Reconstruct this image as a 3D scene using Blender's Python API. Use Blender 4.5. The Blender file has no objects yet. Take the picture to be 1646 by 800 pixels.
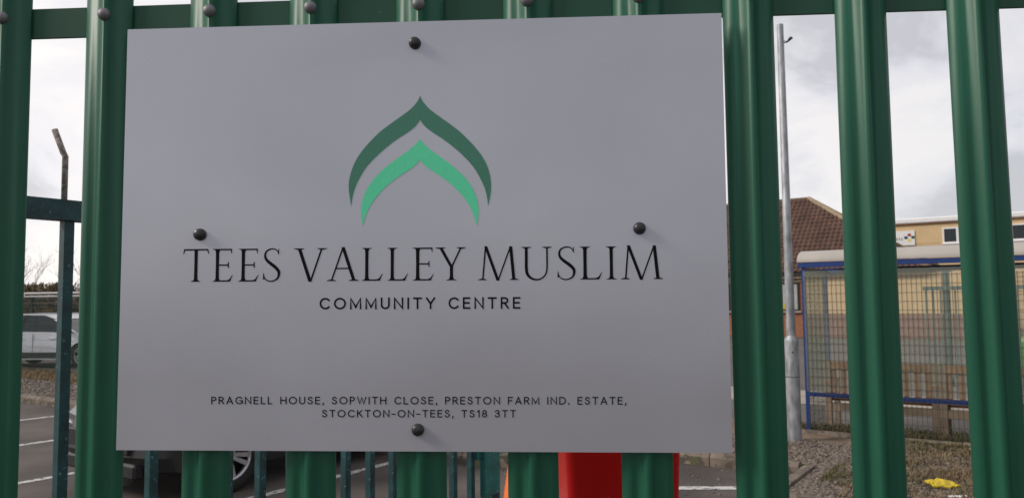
import bpy, bmesh, math, random
from mathutils import Vector, Matrix
random.seed(7)
sc = bpy.context.scene
COL = sc.collection
R = math.radians

# ------------------------------------------------------------------ camera
HC = 1.72                                   # camera height above the tarmac
FPX, PW, PH = 1236.0, 1646.0, 800.0
YAW, PITCH, ROLL = 0.057151, 0.067844, -0.011177
CAM = Vector((0.19004, -1.04688, HC))
_f = Vector((-math.sin(YAW)*math.cos(PITCH), math.cos(YAW)*math.cos(PITCH), math.sin(PITCH)))
_r0 = Vector((math.cos(YAW), math.sin(YAW), 0)); _u0 = _r0.cross(_f)
_r = _r0*math.cos(ROLL) + _u0*math.sin(ROLL); _u = -_r0*math.sin(ROLL) + _u0*math.cos(ROLL)
cam = bpy.data.cameras.new('camera'); cam_ob = bpy.data.objects.new('camera', cam); COL.objects.link(cam_ob)
cam_ob.matrix_world = Matrix(((_r.x, _u.x, -_f.x, CAM.x), (_r.y, _u.y, -_f.y, CAM.y), (_r.z, _u.z, -_f.z, CAM.z), (0, 0, 0, 1)))
cam.sensor_width = 36; cam.lens = FPX/PW*36; cam.clip_start = 0.02; cam.clip_end = 2000
cam.dof.use_dof = True; cam.dof.focus_distance = 1.07; cam.dof.aperture_fstop = 15
sc.camera = cam_ob

# ------------------------------------------------------------------ sky, sun, exposure
SUN_AZ, SUN_EL = R(-103), R(33)             # azimuth from +Y, clockwise positive: to the left, a little to the viewer's side
sun_dir = Vector((math.sin(SUN_AZ)*math.cos(SUN_EL), math.cos(SUN_AZ)*math.cos(SUN_EL), math.sin(SUN_EL)))
world = bpy.data.worlds.new('World'); sc.world = world; world.use_nodes = True
nt = world.node_tree; nt.nodes.clear()
def N(t, **k):
    n = nt.nodes.new(t)
    for a, b in k.items(): setattr(n, a, b)
    return n
LK = lambda a, b: nt.links.new(a, b)
w_out = N('ShaderNodeOutputWorld'); w_bg = N('ShaderNodeBackground'); w_bg.inputs[1].default_value = 0.1
w_sky = N('ShaderNodeTexSky', sky_type='NISHITA'); w_sky.sun_disc = False
w_sky.sun_elevation = SUN_EL; w_sky.sun_rotation = SUN_AZ
w_tc = N('ShaderNodeTexCoord'); w_map = N('ShaderNodeMapping'); w_map.inputs['Scale'].default_value = (1, 1, 1.7)
w_map.inputs['Location'].default_value = (1.3, 0.4, 0.62)
w_n1 = N('ShaderNodeTexNoise'); w_n1.inputs['Scale'].default_value = 4.2; w_n1.inputs['Detail'].default_value = 8; w_n1.inputs['Distortion'].default_value = .35; w_n1.inputs['Roughness'].default_value = .55
w_cr = N('ShaderNodeValToRGB'); e = w_cr.color_ramp.elements
e[0].position = .40; e[0].color = (.56, .57, .615, 1); e[1].position = .60; e[1].color = (.86, .85, .865, 1)
k_ = e.new(.47); k_.color = (.725, .735, .79, 1)
w_dot = N('ShaderNodeVectorMath', operation='DOT_PRODUCT'); w_dot.inputs[1].default_value = tuple(Vector((sun_dir.x, sun_dir.y+.9, .25)).normalized())
w_mr = N('ShaderNodeMapRange'); w_mr.inputs['From Min'].default_value = -1; w_mr.inputs['From Max'].default_value = 1
w_mr.inputs['To Min'].default_value = 7.2; w_mr.inputs['To Max'].default_value = 13.6
w_sc = N('ShaderNodeVectorMath', operation='SCALE'); w_mix = N('ShaderNodeMix', data_type='RGBA'); w_mix.inputs[0].default_value = .88
LK(w_tc.outputs['Generated'], w_map.inputs[0]); LK(w_map.outputs[0], w_n1.inputs[0]); LK(w_n1.outputs[0], w_cr.inputs[0])
LK(w_tc.outputs['Generated'], w_dot.inputs[0]); LK(w_dot.outputs['Value'], w_mr.inputs[0])
w_tint = N('ShaderNodeMix', data_type='RGBA', blend_type='MULTIPLY'); w_tint.inputs[0].default_value = 1
w_tr = N('ShaderNodeValToRGB'); w_tr.color_ramp.elements[0].color = (.97, .985, 1, 1); w_tr.color_ramp.elements[1].color = (1, .955, .91, 1)
w_m2 = N('ShaderNodeMapRange'); w_m2.inputs['From Min'].default_value = -1
LK(w_dot.outputs['Value'], w_m2.inputs[0]); LK(w_m2.outputs[0], w_tr.inputs[0]); LK(w_cr.outputs[0], w_tint.inputs[6]); LK(w_tr.outputs[0], w_tint.inputs[7])
LK(w_tint.outputs[2], w_sc.inputs[0]); LK(w_mr.outputs[0], w_sc.inputs['Scale'])
LK(w_sky.outputs[0], w_mix.inputs[6]); LK(w_sc.outputs[0], w_mix.inputs[7]); LK(w_mix.outputs[2], w_bg.inputs[0]); LK(w_bg.outputs[0], w_out.inputs[0])
sun = bpy.data.lights.new('sun', 'SUN'); sun.energy = 2.3; sun.angle = R(16); sun.color = (1, .93, .84)
sun_ob = bpy.data.objects.new('sun', sun); COL.objects.link(sun_ob); sun_ob.location = (-6, -4, 8)
sun_ob.rotation_euler = sun_dir.to_track_quat('Z', 'Y').to_euler()
sc.view_settings.view_transform = 'Standard'; sc.view_settings.look = 'None'
sc.view_settings.exposure = 0.0; sc.view_settings.gamma = 1.0; sc.view_settings.use_curve_mapping = False
sc.cycles.max_bounces = 8; sc.cycles.transparent_max_bounces = 16
sc.cycles.use_denoising = True

# ------------------------------------------------------------------ frames and helpers
UV = Vector((.52, .854, 0)).normalized(); VV = Vector((UV.y, -UV.x, 0))   # car-park axes: u goes away along the bays, v along the kerb
RZ = math.atan2(VV.y, VV.x)
def L(u, v, z=0.0): return UV*u + VV*v + Vector((0, 0, z))
def ray(x, y): return _r*((x-PW/2)/FPX) - _u*((y-PH/2)/FPX) + _f
def on_fence(x, y, Y=0.0):                  # pixel -> point on the fence's front plane
    d = ray(x, y); return CAM + d*((Y-CAM.y)/d.y)

class MB:
    def __init__(s): s.v = []; s.f = []; s.m = []; s.sm = []
    def add(s, vs, fs, mi=0, sm=False):
        o = len(s.v); s.v += [tuple(p) for p in vs]
        for f in fs: s.f.append(tuple(i+o for i in f)); s.m.append(mi); s.sm.append(sm)
        return s
    def box(s, c, d, rz=0, mi=0, bev=0):
        x, y, z = d[0]/2, d[1]/2, d[2]/2; cs, sn = math.cos(rz), math.sin(rz)
        if bev:
            pts = []
            for zz, k in ((-z, bev), (-z+bev, 0), (z-bev, 0), (z, bev)):
                for a, b in ((-x+k, -y+bev), (-x+bev, -y+k), (x-bev, -y+k), (x-k, -y+bev), (x-k, y-bev), (x-bev, y-k), (-x+bev, y-k), (-x+k, y-bev)):
                    pts.append((a, b, zz))
            fs = [tuple(range(7, -1, -1)), tuple(range(24, 32))]
            for r in range(3):
                for i in range(8): fs.append((r*8+i, r*8+(i+1) % 8, r*8+8+(i+1) % 8, r*8+8+i))
        else:
            pts = [(a, b, g) for g in (-z, z) for a, b in ((-x, -y), (x, -y), (x, y), (-x, y))]
            fs = [(3, 2, 1, 0), (4, 5, 6, 7), (0, 1, 5, 4), (1, 2, 6, 5), (2, 3, 7, 6), (3, 0, 4, 7)]
        return s.add([(c[0]+p[0]*cs-p[1]*sn, c[1]+p[0]*sn+p[1]*cs, c[2]+p[2]) for p in pts], fs, mi)
    def tube(s, pts, r, n=8, mi=0, cap=True, sm=True):
        pts = [Vector(p) for p in pts]; rs = r if isinstance(r, (list, tuple)) else [r]*len(pts)
        vs = []; prev = None
        for i, p in enumerate(pts):
            t = (pts[min(i+1, len(pts)-1)]-pts[max(i-1, 0)]).normalized()
            if prev is None:
                a = Vector((0, 0, 1)) if abs(t.z) < .9 else Vector((1, 0, 0)); prev = t.cross(a).normalized()
            prev = (prev - t*prev.dot(t)).normalized(); q = t.cross(prev)
            for k in range(n):
                g = 2*math.pi*k/n + (math.pi/4 if n == 4 else 0); vs.append(p + prev*(rs[i]*math.cos(g)) + q*(rs[i]*math.sin(g)))
        fs = [(i*n+k, i*n+(k+1) % n, (i+1)*n+(k+1) % n, (i+1)*n+k) for i in range(len(pts)-1) for k in range(n)]
        s.add(vs, fs, mi, sm and n > 4)
        if cap:
            o = (len(pts)-1)*n
            s.add([vs[k] for k in range(n)], [tuple(range(n-1, -1, -1))], mi); s.add([vs[o+k] for k in range(n)], [tuple(range(n))], mi)
        return s
    def lathe(s, prof, n=24, mi=0, axis='z', o=(0, 0, 0), sm=True):
        vs = []
        for r, h in prof:
            for k in range(n):
                a = 2*math.pi*k/n; c, d = r*math.cos(a), r*math.sin(a)
                p = (c, d, h) if axis == 'z' else ((c, -h, d) if axis == '-y' else (c, h, -d))
                vs.append((p[0]+o[0], p[1]+o[1], p[2]+o[2]))
        fs = [(i*n+k, i*n+(k+1) % n, (i+1)*n+(k+1) % n, (i+1)*n+k) for i in range(len(prof)-1) for k in range(n)]
        return s.add(vs, fs, mi, sm)
    def prism(s, poly, a, b, ax='y', mi=0):      # 2-D outline pushed along an axis from a to b
        n = len(poly)
        P = {'y': lambda p, h: (p[0], h, p[1]), 'x': lambda p, h: (h, p[0], p[1]), 'z': lambda p, h: (p[0], p[1], h)}[ax]
        vs = [P(p, a) for p in poly] + [P(p, b) for p in poly]
        fs = [tuple(range(n)), tuple(range(2*n-1, n-1, -1))] + [(i, n+i, n+(i+1) % n, (i+1) % n) for i in range(n)]
        return s.add(vs, fs, mi)
    def build(s, name, mats, parent=None, fix=True, loc=None, rz=0):
        me = bpy.data.meshes.new(name); me.from_pydata(s.v, [], s.f)
        for m in (mats if isinstance(mats, (list, tuple)) else [mats]): me.materials.append(m)
        me.polygons.foreach_set('material_index', s.m); me.polygons.foreach_set('use_smooth', s.sm)
        if fix:
            bm = bmesh.new(); bm.from_mesh(me); bmesh.ops.remove_doubles(bm, verts=bm.verts, dist=1e-6) if len(s.v) < 3000 else None
            bmesh.ops.recalc_face_normals(bm, faces=bm.faces); bm.to_mesh(me); bm.free()
        me.update()
        o = bpy.data.objects.new(name, me); COL.objects.link(o)
        if parent: o.parent = parent
        if loc is not None: o.location = loc
        o.rotation_euler.z = rz
        return o

def tag(o, label, cat, group=None):
    o['label'] = label; o['category'] = cat
    if group: o['group'] = group
    return o
def thing(name, label, cat, loc=(0, 0, 0), rz=0, group=None):
    o = bpy.data.objects.new(name, None); COL.objects.link(o); o.location = loc; o.rotation_euler = (0, 0, rz); o.empty_display_size = .1
    return tag(o, label, cat, group)
def struct(o): o['kind'] = 'structure'; return o
def stuff(o): o['kind'] = 'stuff'; return o
def copy_part(o, parent, loc=None):
    c = o.copy(); COL.objects.link(c); c.parent = parent
    if loc is not None: c.location = loc
    for ch in list(o.children): copy_part(ch, c)
    return c

# ------------------------------------------------------------------ materials
def mat(name, col, rough=.5, metal=0., var=.12, scale=8., bump=0., bscale=80., spots=None, coat=0., spec=.5, alpha=1., trans=0., detail=5., col2=None, thr=(.42, .62), stretch=None):
    m = bpy.data.materials.new(name); m.use_nodes = True; t = m.node_tree; b = t.nodes['Principled BSDF']
    def nn(k): return t.nodes.new(k)
    b.inputs['Roughness'].default_value = rough; b.inputs['Metallic'].default_value = metal
    b.inputs['Coat Weight'].default_value = coat; b.inputs['Coat Roughness'].default_value = .08
    b.inputs['Specular IOR Level'].default_value = spec; b.inputs['Alpha'].default_value = alpha; b.inputs['Transmission Weight'].default_value = trans
    tc = nn('ShaderNodeTexCoord'); src = tc.outputs['Object']
    if stretch:
        mp = nn('ShaderNodeMapping'); mp.inputs['Scale'].default_value = stretch; t.links.new(src, mp.inputs[0]); src = mp.outputs[0]
    no = nn('ShaderNodeTexNoise'); no.inputs['Scale'].default_value = scale; no.inputs['Detail'].default_value = detail
    t.links.new(src, no.inputs['Vector'])
    cr = nn('ShaderNodeValToRGB'); el = cr.color_ramp.elements
    c1 = [max(0, c*(1-var)) for c in col]; c2 = [min(1, c*(1+var)) for c in col] if col2 is None else col2
    if col2 is not None: c1 = col
    el[0].position, el[1].position = thr if col2 is not None else (.32, .68)
    el[0].color = (*c1, 1); el[1].color = (*c2, 1)
    t.links.new(no.outputs[0], cr.inputs[0]); out = cr.outputs[0]
    if spots:                                   # (colour, noise scale, threshold): chips, specks, rust
        for sc_col, ss, th in spots:
            n2 = nn('ShaderNodeTexNoise'); n2.inputs['Scale'].default_value = ss; n2.inputs['Detail'].default_value = 4; t.links.new(src, n2.inputs['Vector'])
            r2 = nn('ShaderNodeValToRGB'); r2.color_ramp.elements[0].position = th; r2.color_ramp.elements[1].position = th+.03
            mx = nn('ShaderNodeMix'); mx.data_type = 'RGBA'; mx.inputs[7].default_value = (*sc_col, 1)
            t.links.new(n2.outputs[0], r2.inputs[0]); t.links.new(r2.outputs[0], mx.inputs[0]); t.links.new(out, mx.inputs[6]); out = mx.outputs[2]
    t.links.new(out, b.inputs['Base Color'])
    if bump:
        n3 = nn('ShaderNodeTexNoise'); n3.inputs['Scale'].default_value = bscale; n3.inputs['Detail'].default_value = 3; t.links.new(src, n3.inputs['Vector'])
        bp = nn('ShaderNodeBump'); bp.inputs['Strength'].default_value = bump; bp.inputs['Distance'].default_value = .01
        t.links.new(n3.outputs[0], bp.inputs['Height']); t.links.new(bp.outputs[0], b.inputs['Normal'])
    return m

m_green = mat('fence_green', (.0115, .096, .054), .43, var=.16, scale=9, bump=.015, bscale=300, spots=[((.10, .17, .13), 26, .735), ((.01, .045, .03), 7, .70)], spec=.34, stretch=(1, 1, .3))
m_rail = mat('rail_green', (.018, .078, .047), .55, spec=.3, var=.1, scale=6, spots=[((.16, .22, .18), 60, .755)])
m_galv_dark = mat('bolt_grey', (.17, .165, .175), .5, .35, var=.2, scale=90)
m_cap = mat('cap_plastic', (.022, .021, .023), .38, var=.2, scale=200)
m_sign = mat('sign_grey', (.474, .478, .525), .20, .37, var=.03, scale=5, spots=[((.6, .6, .6), 130, .79)], bump=.004, bscale=9)
_t = m_sign.node_tree; _b = _t.nodes['Principled BSDF']; _n = _t.nodes.new('ShaderNodeTexNoise'); _n.inputs['Scale'].default_value = 2.2; _n.inputs['Detail'].default_value = 6
_c = _t.nodes.new('ShaderNodeTexCoord'); _p = _t.nodes.new('ShaderNodeMapping'); _p.inputs['Scale'].default_value = (1, 1, 2.5); _q = _t.nodes.new('ShaderNodeMapRange')
_q.inputs['From Min'].default_value = .35; _q.inputs['From Max'].default_value = .65; _q.inputs['To Min'].default_value = .14; _q.inputs['To Max'].default_value = .30
_t.links.new(_c.outputs['Object'], _p.inputs[0]); _t.links.new(_p.outputs[0], _n.inputs['Vector']); _t.links.new(_n.outputs[0], _q.inputs[0]); _t.links.new(_q.outputs[0], _b.inputs['Roughness'])
m_sign_edge = mat('sign_edge', (.55, .55, .56), .5, var=.05)
m_ink = mat('ink_black', (.005, .005, .007), .7, var=.1, spec=.1)
m_dkgreen = mat('print_dark_green', (.036, .19, .12), .3, var=.08, scale=260, spec=.6)
m_ltgreen = mat('print_light_green', (.10, .70, .38), .4, var=.04, scale=200)
m_teal = mat('gate_teal', (.009, .052, .058), .45, var=.35, scale=30, spots=[((.16, .26, .25), 120, .68), ((.09, .05, .03), 60, .72)], bump=.1, bscale=150)
m_teal_lt = mat('gate_lock_teal', (.02, .15, .13), .45, var=.2, scale=20, spots=[((.45, .45, .4), 130, .66)])
m_rail_far = mat('far_railing_teal', (.075, .115, .105), .6, var=.2, scale=6)
m_rust = mat('rusty_spike', (.16, .12, .1), .8, var=.4, scale=90, col2=(.30, .27, .25), bump=.3, bscale=200)
m_asph = mat('tarmac', (.079, .064, .056), .9, var=.42, scale=1.1, spots=[((.13, .12, .11), 160, .62), ((.035, .033, .032), 90, .64)], bump=.5, bscale=130)
m_ground = mat('far_tarmac', (.10, .088, .078), .9, var=.25, scale=.35, bump=.3, bscale=40, spots=[((.15, .135, .12), 60, .62)])
m_conc = mat('kerb_concrete', (.165, .13, .10), .9, var=.35, scale=6, bump=.6, bscale=60, spots=[((.085, .07, .055), 9, .54), ((.10, .10, .05), 5, .64)])
m_path = mat('concrete_path', (.30, .26, .22), .9, var=.15, scale=2, bump=.2, bscale=60)
m_line = mat('line_paint', (.55, .54, .52), .8, var=.15, scale=20, spots=[((.09, .085, .08), 18, .56), ((.2, .19, .18), 90, .58)])
m_soil = mat('verge_soil', (.155, .108, .07), .95, var=.35, scale=6, bump=.8, bscale=40)
m_stone = mat('gravel_stone', (.07, .055, .045), .85, var=.3, scale=28, col2=(.235, .19, .155), thr=(.36, .68), detail=2)
m_dry = mat('dry_grass', (.14, .095, .052), .9, var=.3, scale=3, col2=(.27, .20, .11), thr=(.3, .7))
m_moss = mat('mossy_grass', (.075, .078, .03), .9, var=.4, scale=3, col2=(.15, .12, .05), thr=(.3, .7))
m_galv = mat('galvanised_steel', (.30, .31, .325), .55, .45, var=.38, scale=16, bump=.05, bscale=60, stretch=(1, 1, .35))
m_blue = mat('shelter_blue', (.007, .034, .17), .4, var=.15, scale=9)
m_poly = mat('roof_polycarbonate', (.41, .375, .335), .5, var=.08, scale=2)
m_wire = mat('mesh_wire', (.045, .05, .042), .6, var=.2)
m_wireg = mat('mesh_wire_green', (.05, .075, .06), .6, var=.2)
m_wood = mat('bench_wood', (.20, .065, .02), .75, var=.35, scale=5, stretch=(1, 1, 6), col2=(.36, .155, .055), thr=(.35, .65))
m_wood2 = mat('weathered_wood', (.27, .20, .14), .8, var=.2, scale=8)
m_tile = mat('roof_tile', (.115, .06, .043), .85, var=.3, scale=1.4, detail=8, spots=[((.07, .045, .035), 5, .58)])
m_hip = mat('hip_tile', (.27, .20, .13), .85, var=.2, scale=5)
m_brick = mat('wall_brick', (.27, .115, .06), .9, var=.25, scale=10)
m_brick2 = mat('wall_brick_pale', (.235, .135, .11), .9, var=.15, scale=6)
m_tan = mat('wall_tan', (.62, .45, .25), .85, var=.05, scale=2)
m_tan2 = mat('wall_tan_dark', (.57, .41, .235), .85, var=.06, scale=2)
m_cream = mat('wall_cream', (.53, .5, .4), .85, var=.08, scale=2)
m_white = mat('white_frame', (.76, .75, .75), .5, var=.05)
m_glass_d = mat('window_glass', (.016, .021, .026), .08, var=.2, scale=2, spec=.5)
m_glass_l = mat('window_blind', (.36, .38, .35), .3, var=.15, scale=3, spec=.7)
m_black = mat('black_trim', (.012, .012, .013), .5, var=.2)
m_tyre = mat('tyre_rubber', (.012, .012, .012), .85, var=.25, scale=30)
m_alloy = mat('alloy_rim', (.50, .50, .52), .3, .8, var=.08)
m_silver = mat('paint_silver', (.80, .82, .88), .28, .25, var=.03, coat=.6)
m_grey = mat('paint_grey', (.14, .145, .155), .3, .3, var=.03, coat=.6)
m_char = mat('paint_charcoal', (.022, .022, .025), .3, .2, var=.05, coat=.6)
m_lime = mat('paint_lime', (.05, .36, .04), .35, var=.05, coat=.5)
m_lamp = mat('lamp_lens', (.6, .6, .6), .12, var=.1, spec=.8)
m_redlamp = mat('tail_lens', (.30, .015, .012), .2, var=.1)
m_red = mat('bin_red', (.93, .011, .011), .40, var=.06, scale=4, bump=.03, bscale=250)
m_orange = mat('cone_orange', (.80, .17, .035), .5, var=.08)
m_cone_w = mat('cone_sleeve', (.75, .75, .74), .4, var=.08)
m_yellow = mat('packet_yellow', (.60, .44, .015), .45, var=.12, scale=20, spots=[((.05, .05, .04), 60, .66)])
m_paper = mat('paper_white', (.75, .75, .74), .7, var=.06)
m_bark = mat('bark', (.05, .038, .03), .9, var=.3, scale=6)
m_twig = mat('twig', (.05, .035, .027), .9, var=.3, scale=3)
m_hedge = mat('hedge_brown', (.085, .058, .036), .9, var=.4, scale=2, col2=(.15, .11, .06), thr=(.35, .65))
m_perspex = mat('perspex', (.42, .45, .36), .3, var=.12, scale=2, alpha=.15)
for mm in (m_red,): mm.node_tree.nodes['Principled BSDF'].inputs['Subsurface Weight'].default_value = .0

# ------------------------------------------------------------------ ground, car park, kerbs, markings
struct(MB().add([(-300, -120, 0), (300, -120, 0), (300, 500, 0), (-300, 500, 0)], [(0, 1, 2, 3)]).build('ground', m_ground, fix=False))
def sheet(name, pts, z, m):                    # pts are (u, v)
    P = [L(u, v, z) for u, v in pts]
    return struct(MB().add(P, [tuple(range(len(P)))]).build(name, m))
sheet('car_park', [(-14, -30), (5.72, -30), (5.72, -4.0), (6.98, -4.0), (6.98, -1.3), (5.70, -1.3), (5.70, 14), (-14, 14)], .004, m_asph)
lines = [(u0, 5.6 if v < -4 else 7.0, v) for u0, v in ((1.0, -14.4), (1.0, -12.15), (1.0, -9.86), (1.0, -7.61), (1.0, -5.16))]
for u0, u1, v in lines:
    P = [(u0, v-.05), (u1, v-.05), (u1, v+.05), (u0, v+.05)]
    sheet('parking_line', P, .008, m_line)
P0, P1 = Vector((.2, 6.17, 0)), Vector((2.2, 6.21, 0))
struct(MB().add([(.2, 6.10, .0085), (2.05, 6.12, .0085), (2.05, 6.24, .0085), (.2, 6.22, .0085)], [(0, 1, 2, 3)]).build('parking_line', m_line, fix=False))
# raised beds behind the kerbs
sheet('gravel_bed', [(5.80, -30), (7.45, -30), (7.45, -4.05), (7.08, -4.05), (7.08, -1.19), (5.81, -1.19), (5.81, 9), (9.7, 9), (9.7, -3), (8.4, -4.2), (7.45, -4.2)], .085, m_soil)
sheet('verge', [(7.45, -30), (8.6, -30), (8.6, -4.2), (7.45, -4.2)], .082, m_soil)
sheet('footpath', [(12.3, -6), (14.2, -6), (14.2, 12), (12.3, 12)], .006, m_path)
sheet('road', [(8.75, -60), (16, -60), (16, -8), (8.75, -8)], .005, m_asph)

def kerb_run(name, a, b, n_skip=0):
    a, b = Vector(a), Vector(b); d = b-a; ln = d.length; n = max(1, round(ln/.915)); s = ln/n; rz = math.atan2(d.y, d.x)
    root = bpy.data.objects.new(name, None); COL.objects.link(root); struct(root)
    mb = MB(); mb.prism([(-.0625, -.02), (.0625, -.02), (.0625, .125), (.045, .128), (-.025, .128), (-.0625, .09)], -s/2+.005, s/2-.005, 'x')
    # prism along x: poly is (y, z); the chamfered edge faces the tarmac
    first = None
    for i in range(n):
        p = a + d*((i+.5)/n)
        loc = (p.x, p.y, random.uniform(-.006, .006)); r = rz + random.uniform(-.008, .008)
        if first is None: first = mb.build('kerb_stone', m_conc, root, loc=loc, rz=r)
        else:
            c = copy_part(first, root, loc); c.rotation_euler.z = r
kerb_run('kerb', L(5.76, -24), L(5.76, -4.1))
kerb_run('kerb', L(5.8, -4.0), L(7.06, -4.0))
kerb_run('kerb', L(7.03, -4.0), L(7.03, -1.32))
kerb_run('kerb', L(7.03, -1.24), L(5.80, -1.24))
kerb_run('kerb', L(5.76, -1.16), L(5.76, 5.0))
kerb_run('kerb', L(9.0, -1.9), L(9.0, 4.4))

ICO = None
def ico():
    global ICO
    if ICO is None:
        bm = bmesh.new(); bmesh.ops.create_icosphere(bm, subdivisions=1, radius=1); bm.verts.index_update()
        ICO = ([v.co.copy() for v in bm.verts], [tuple(v.index for v in f.verts) for f in bm.faces]); bm.free()
    return ICO
def scatter_stones(name, n, fn, size, m):
    vs, fs = ico(); V = []; Fc = []; rd = random.Random(3)
    for i in range(n):
        p = fn(rd)
        if p is None: continue
        s = size*rd.choice((.55, .7, .85, 1, 1.25))
        k = (s*rd.uniform(.7, 1.3), s*rd.uniform(.6, 1.1), s*rd.uniform(.4, .75)); a = rd.uniform(0, 6.3); ca, sa = math.cos(a), math.sin(a); ti = rd.uniform(-.6, .6)
        o = len(V)
        for q in vs:
            j = 1+rd.uniform(-.18, .18)
            x, y, z = q.x*k[0]*j, q.y*k[1]*j, q.z*k[2]*j
            y, z = y*math.cos(ti)-z*math.sin(ti), y*math.sin(ti)+z*math.cos(ti)
            V.append((p.x+x*ca-y*sa, p.y+x*sa+y*ca, p.z+z+k[2]*.35))
        Fc += [tuple(i2+o for i2 in f) for f in fs]
    me = bpy.data.meshes.new(name); me.from_pydata(V, [], Fc); me.materials.append(m)
    ob = bpy.data.objects.new(name, me); COL.objects.link(ob); return stuff(ob)
o = scatter_stones('gravel', 5200, lambda r: L(r.uniform(5.86, 7.35), r.uniform(-20, -9.5), .083), .045, m_stone); o['label'] = 'grey gravel strip along the kerb of the car park'
o = scatter_stones('gravel', 11000, lambda r: L(r.uniform(5.84, 8.88), -1.16+2.3*r.random()**2.8, .083), .021, m_stone); o['label'] = 'loose grey gravel around the galvanised lighting column'
o = scatter_stones('gravel', 2600, lambda r: L(r.uniform(7.12, 8.5), r.uniform(-3.2, -1.2), .083), .023, m_stone); o['label'] = 'grey gravel behind the kerb beside the sign'
o = scatter_stones('grit', 260, lambda r: L(r.uniform(5.2, 7.0), r.uniform(-4, -1.4), .004), .014, m_stone); o['label'] = 'loose stones and grit on the tarmac by the kerb'
def grass(name, n, fn, h, m, label):
    V = []; Fc = []; rd = random.Random(11)
    for i in range(n):
        p = fn(rd)
        if p is None: continue
        a = rd.uniform(0, 6.3); hh = h*rd.uniform(.4, 1.3); ln = rd.uniform(.2, 1.2)*hh; w = rd.uniform(.003, .007)*(h/.08)**.5
        dx, dy = math.cos(a), math.sin(a); o_ = len(V)
        V += [(p.x-dy*w, p.y+dx*w, p.z), (p.x+dy*w, p.y-dx*w, p.z), (p.x+dx*ln*.45+dy*w*.7, p.y+dy*ln*.45-dx*w*.7, p.z+hh*.7), (p.x+dx*ln*.45-dy*w*.7, p.y+dy*ln*.45+dx*w*.7, p.z+hh*.7), (p.x+dx*ln, p.y+dy*ln, p.z+hh)]
        Fc += [(o_, o_+1, o_+2, o_+3), (o_+3, o_+2, o_+4)]
    me = bpy.data.meshes.new(name); me.from_pydata(V, [], Fc); me.materials.append(m)
    ob = bpy.data.objects.new(name, me); COL.objects.link(ob); ob['label'] = label; return stuff(ob)
def clump(u0, u1, v0, v1, k, seed):
    rr = random.Random(seed); C = [(rr.uniform(u0, u1), rr.uniform(v0, v1), rr.uniform(.08, .3)) for _ in range(k)]
    def fn(r):
        c = r.choice(C); return L(min(u1, max(u0, r.gauss(c[0], c[2]))), min(v1, max(v0, r.gauss(c[1], c[2]))), .083)
    return fn
grass('dry_grass', 15000, clump(6.0, 8.9, -.75, 2.2, 75, 5), .05, m_dry, 'rough tufts of dry brown grass around the yellow packet')
grass('mossy_grass', 7000, clump(6.0, 8.9, -1.0, 2.2, 30, 8), .05, m_moss, 'dull green grass patches in the rough verge')
grass('mossy_grass', 5000, lambda r: L(r.uniform(9.1, 9.6), r.uniform(-1.9, 3.4), .08), .09, m_moss, 'dark weeds along the foot of the mesh shelter')
grass('dry_grass', 9000, lambda r: L(r.uniform(7.3, 8.6), r.uniform(-22, -9.5), .08), .10, m_dry, 'dry yellow grass along the foot of the far mesh fence')

# ------------------------------------------------------------------ palisade fence with the sign
SP, X0, PWID, EDGE = .152643, -.608662, .0690, .0180
ZR = HC + .0961 + .32377
fence = thing('palisade_fence', 'green steel palisade fence with corrugated pales carrying the grey sign', 'fence', (0, 0, 0))
def pale_profile():
    pts = []; n = 40
    half = [(.055, .0040), (.12, .0085), (.19, .0116), (.26, .0114), (.33, .0104), (.40, .0112), (.46, .0138), (.5, .0168)]
    key = [(-a, b) for a, b in half[::-1]] + [(0, .0030)] + half
    out = []
    for i in range(len(key)-1):
        p0 = key[max(i-1, 0)]; p1 = key[i]; p2 = key[i+1]; p3 = key[min(i+2, len(key)-1)]
        for k in range(4):
            t = k/4
            f = lambda a, b, c, d: .5*((2*b)+(-a+c)*t+(2*a-5*b+4*c-d)*t*t+(-a+3*b-3*c+d)*t**3)
            out.append((f(p0[0], p1[0], p2[0], p3[0])*PWID, f(p0[1], p1[1], p2[1], p3[1])))
    out.append((key[-1][0]*PWID, key[-1][1])); return out
PR = pale_profile()
def pale_mesh():
    mb = MB(); n = len(PR); zs = [.05, .6, 1.2, 1.8, 2.28]; th = .0028
    vs = []
    tip = lambda x: 2.28 + .12*(1-abs(x)/(PWID/2)*.75)
    for back in (0, 1):
        for z in zs[:-1]: vs += [(x, y+back*th, z) for x, y in PR]
        vs += [(x, y+back*th, tip(x)) for x, y in PR]
    r = len(zs); fs = []; sm = []
    idx = lambda b, k, i: b*r*n + k*n + i
    for b in (0, 1):
        for k in range(r-1):
            for i in range(n-1):
                q = (idx(b, k, i), idx(b, k, i+1), idx(b, k+1, i+1), idx(b, k+1, i)); fs.append(q if not b else q[::-1])
    mb.add(vs, fs, 0, True)
    ed = []
    for k in range(r-1):
        ed += [(idx(0, k, 0), idx(0, k+1, 0), idx(1, k+1, 0), idx(1, k, 0)), (idx(0, k, n-1), idx(1, k, n-1), idx(1, k+1, n-1), idx(0, k+1, n-1))]
    for i in range(n-1): ed.append((idx(0, r-1, i), idx(0, r-1, i+1), idx(1, r-1, i+1), idx(1, r-1, i)))
    for f in ed: mb.f.append(f); mb.m.append(0); mb.sm.append(False)
    return mb
def dome(r, h, n=24, skirt=.0015):
    return [(0.0001, h)] + [(r*math.sin(a), skirt+(h-skirt)*math.cos(a)) for a in [math.pi/2*k/7 for k in range(1, 8)]] + [(r, 0)]
first = None
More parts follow.
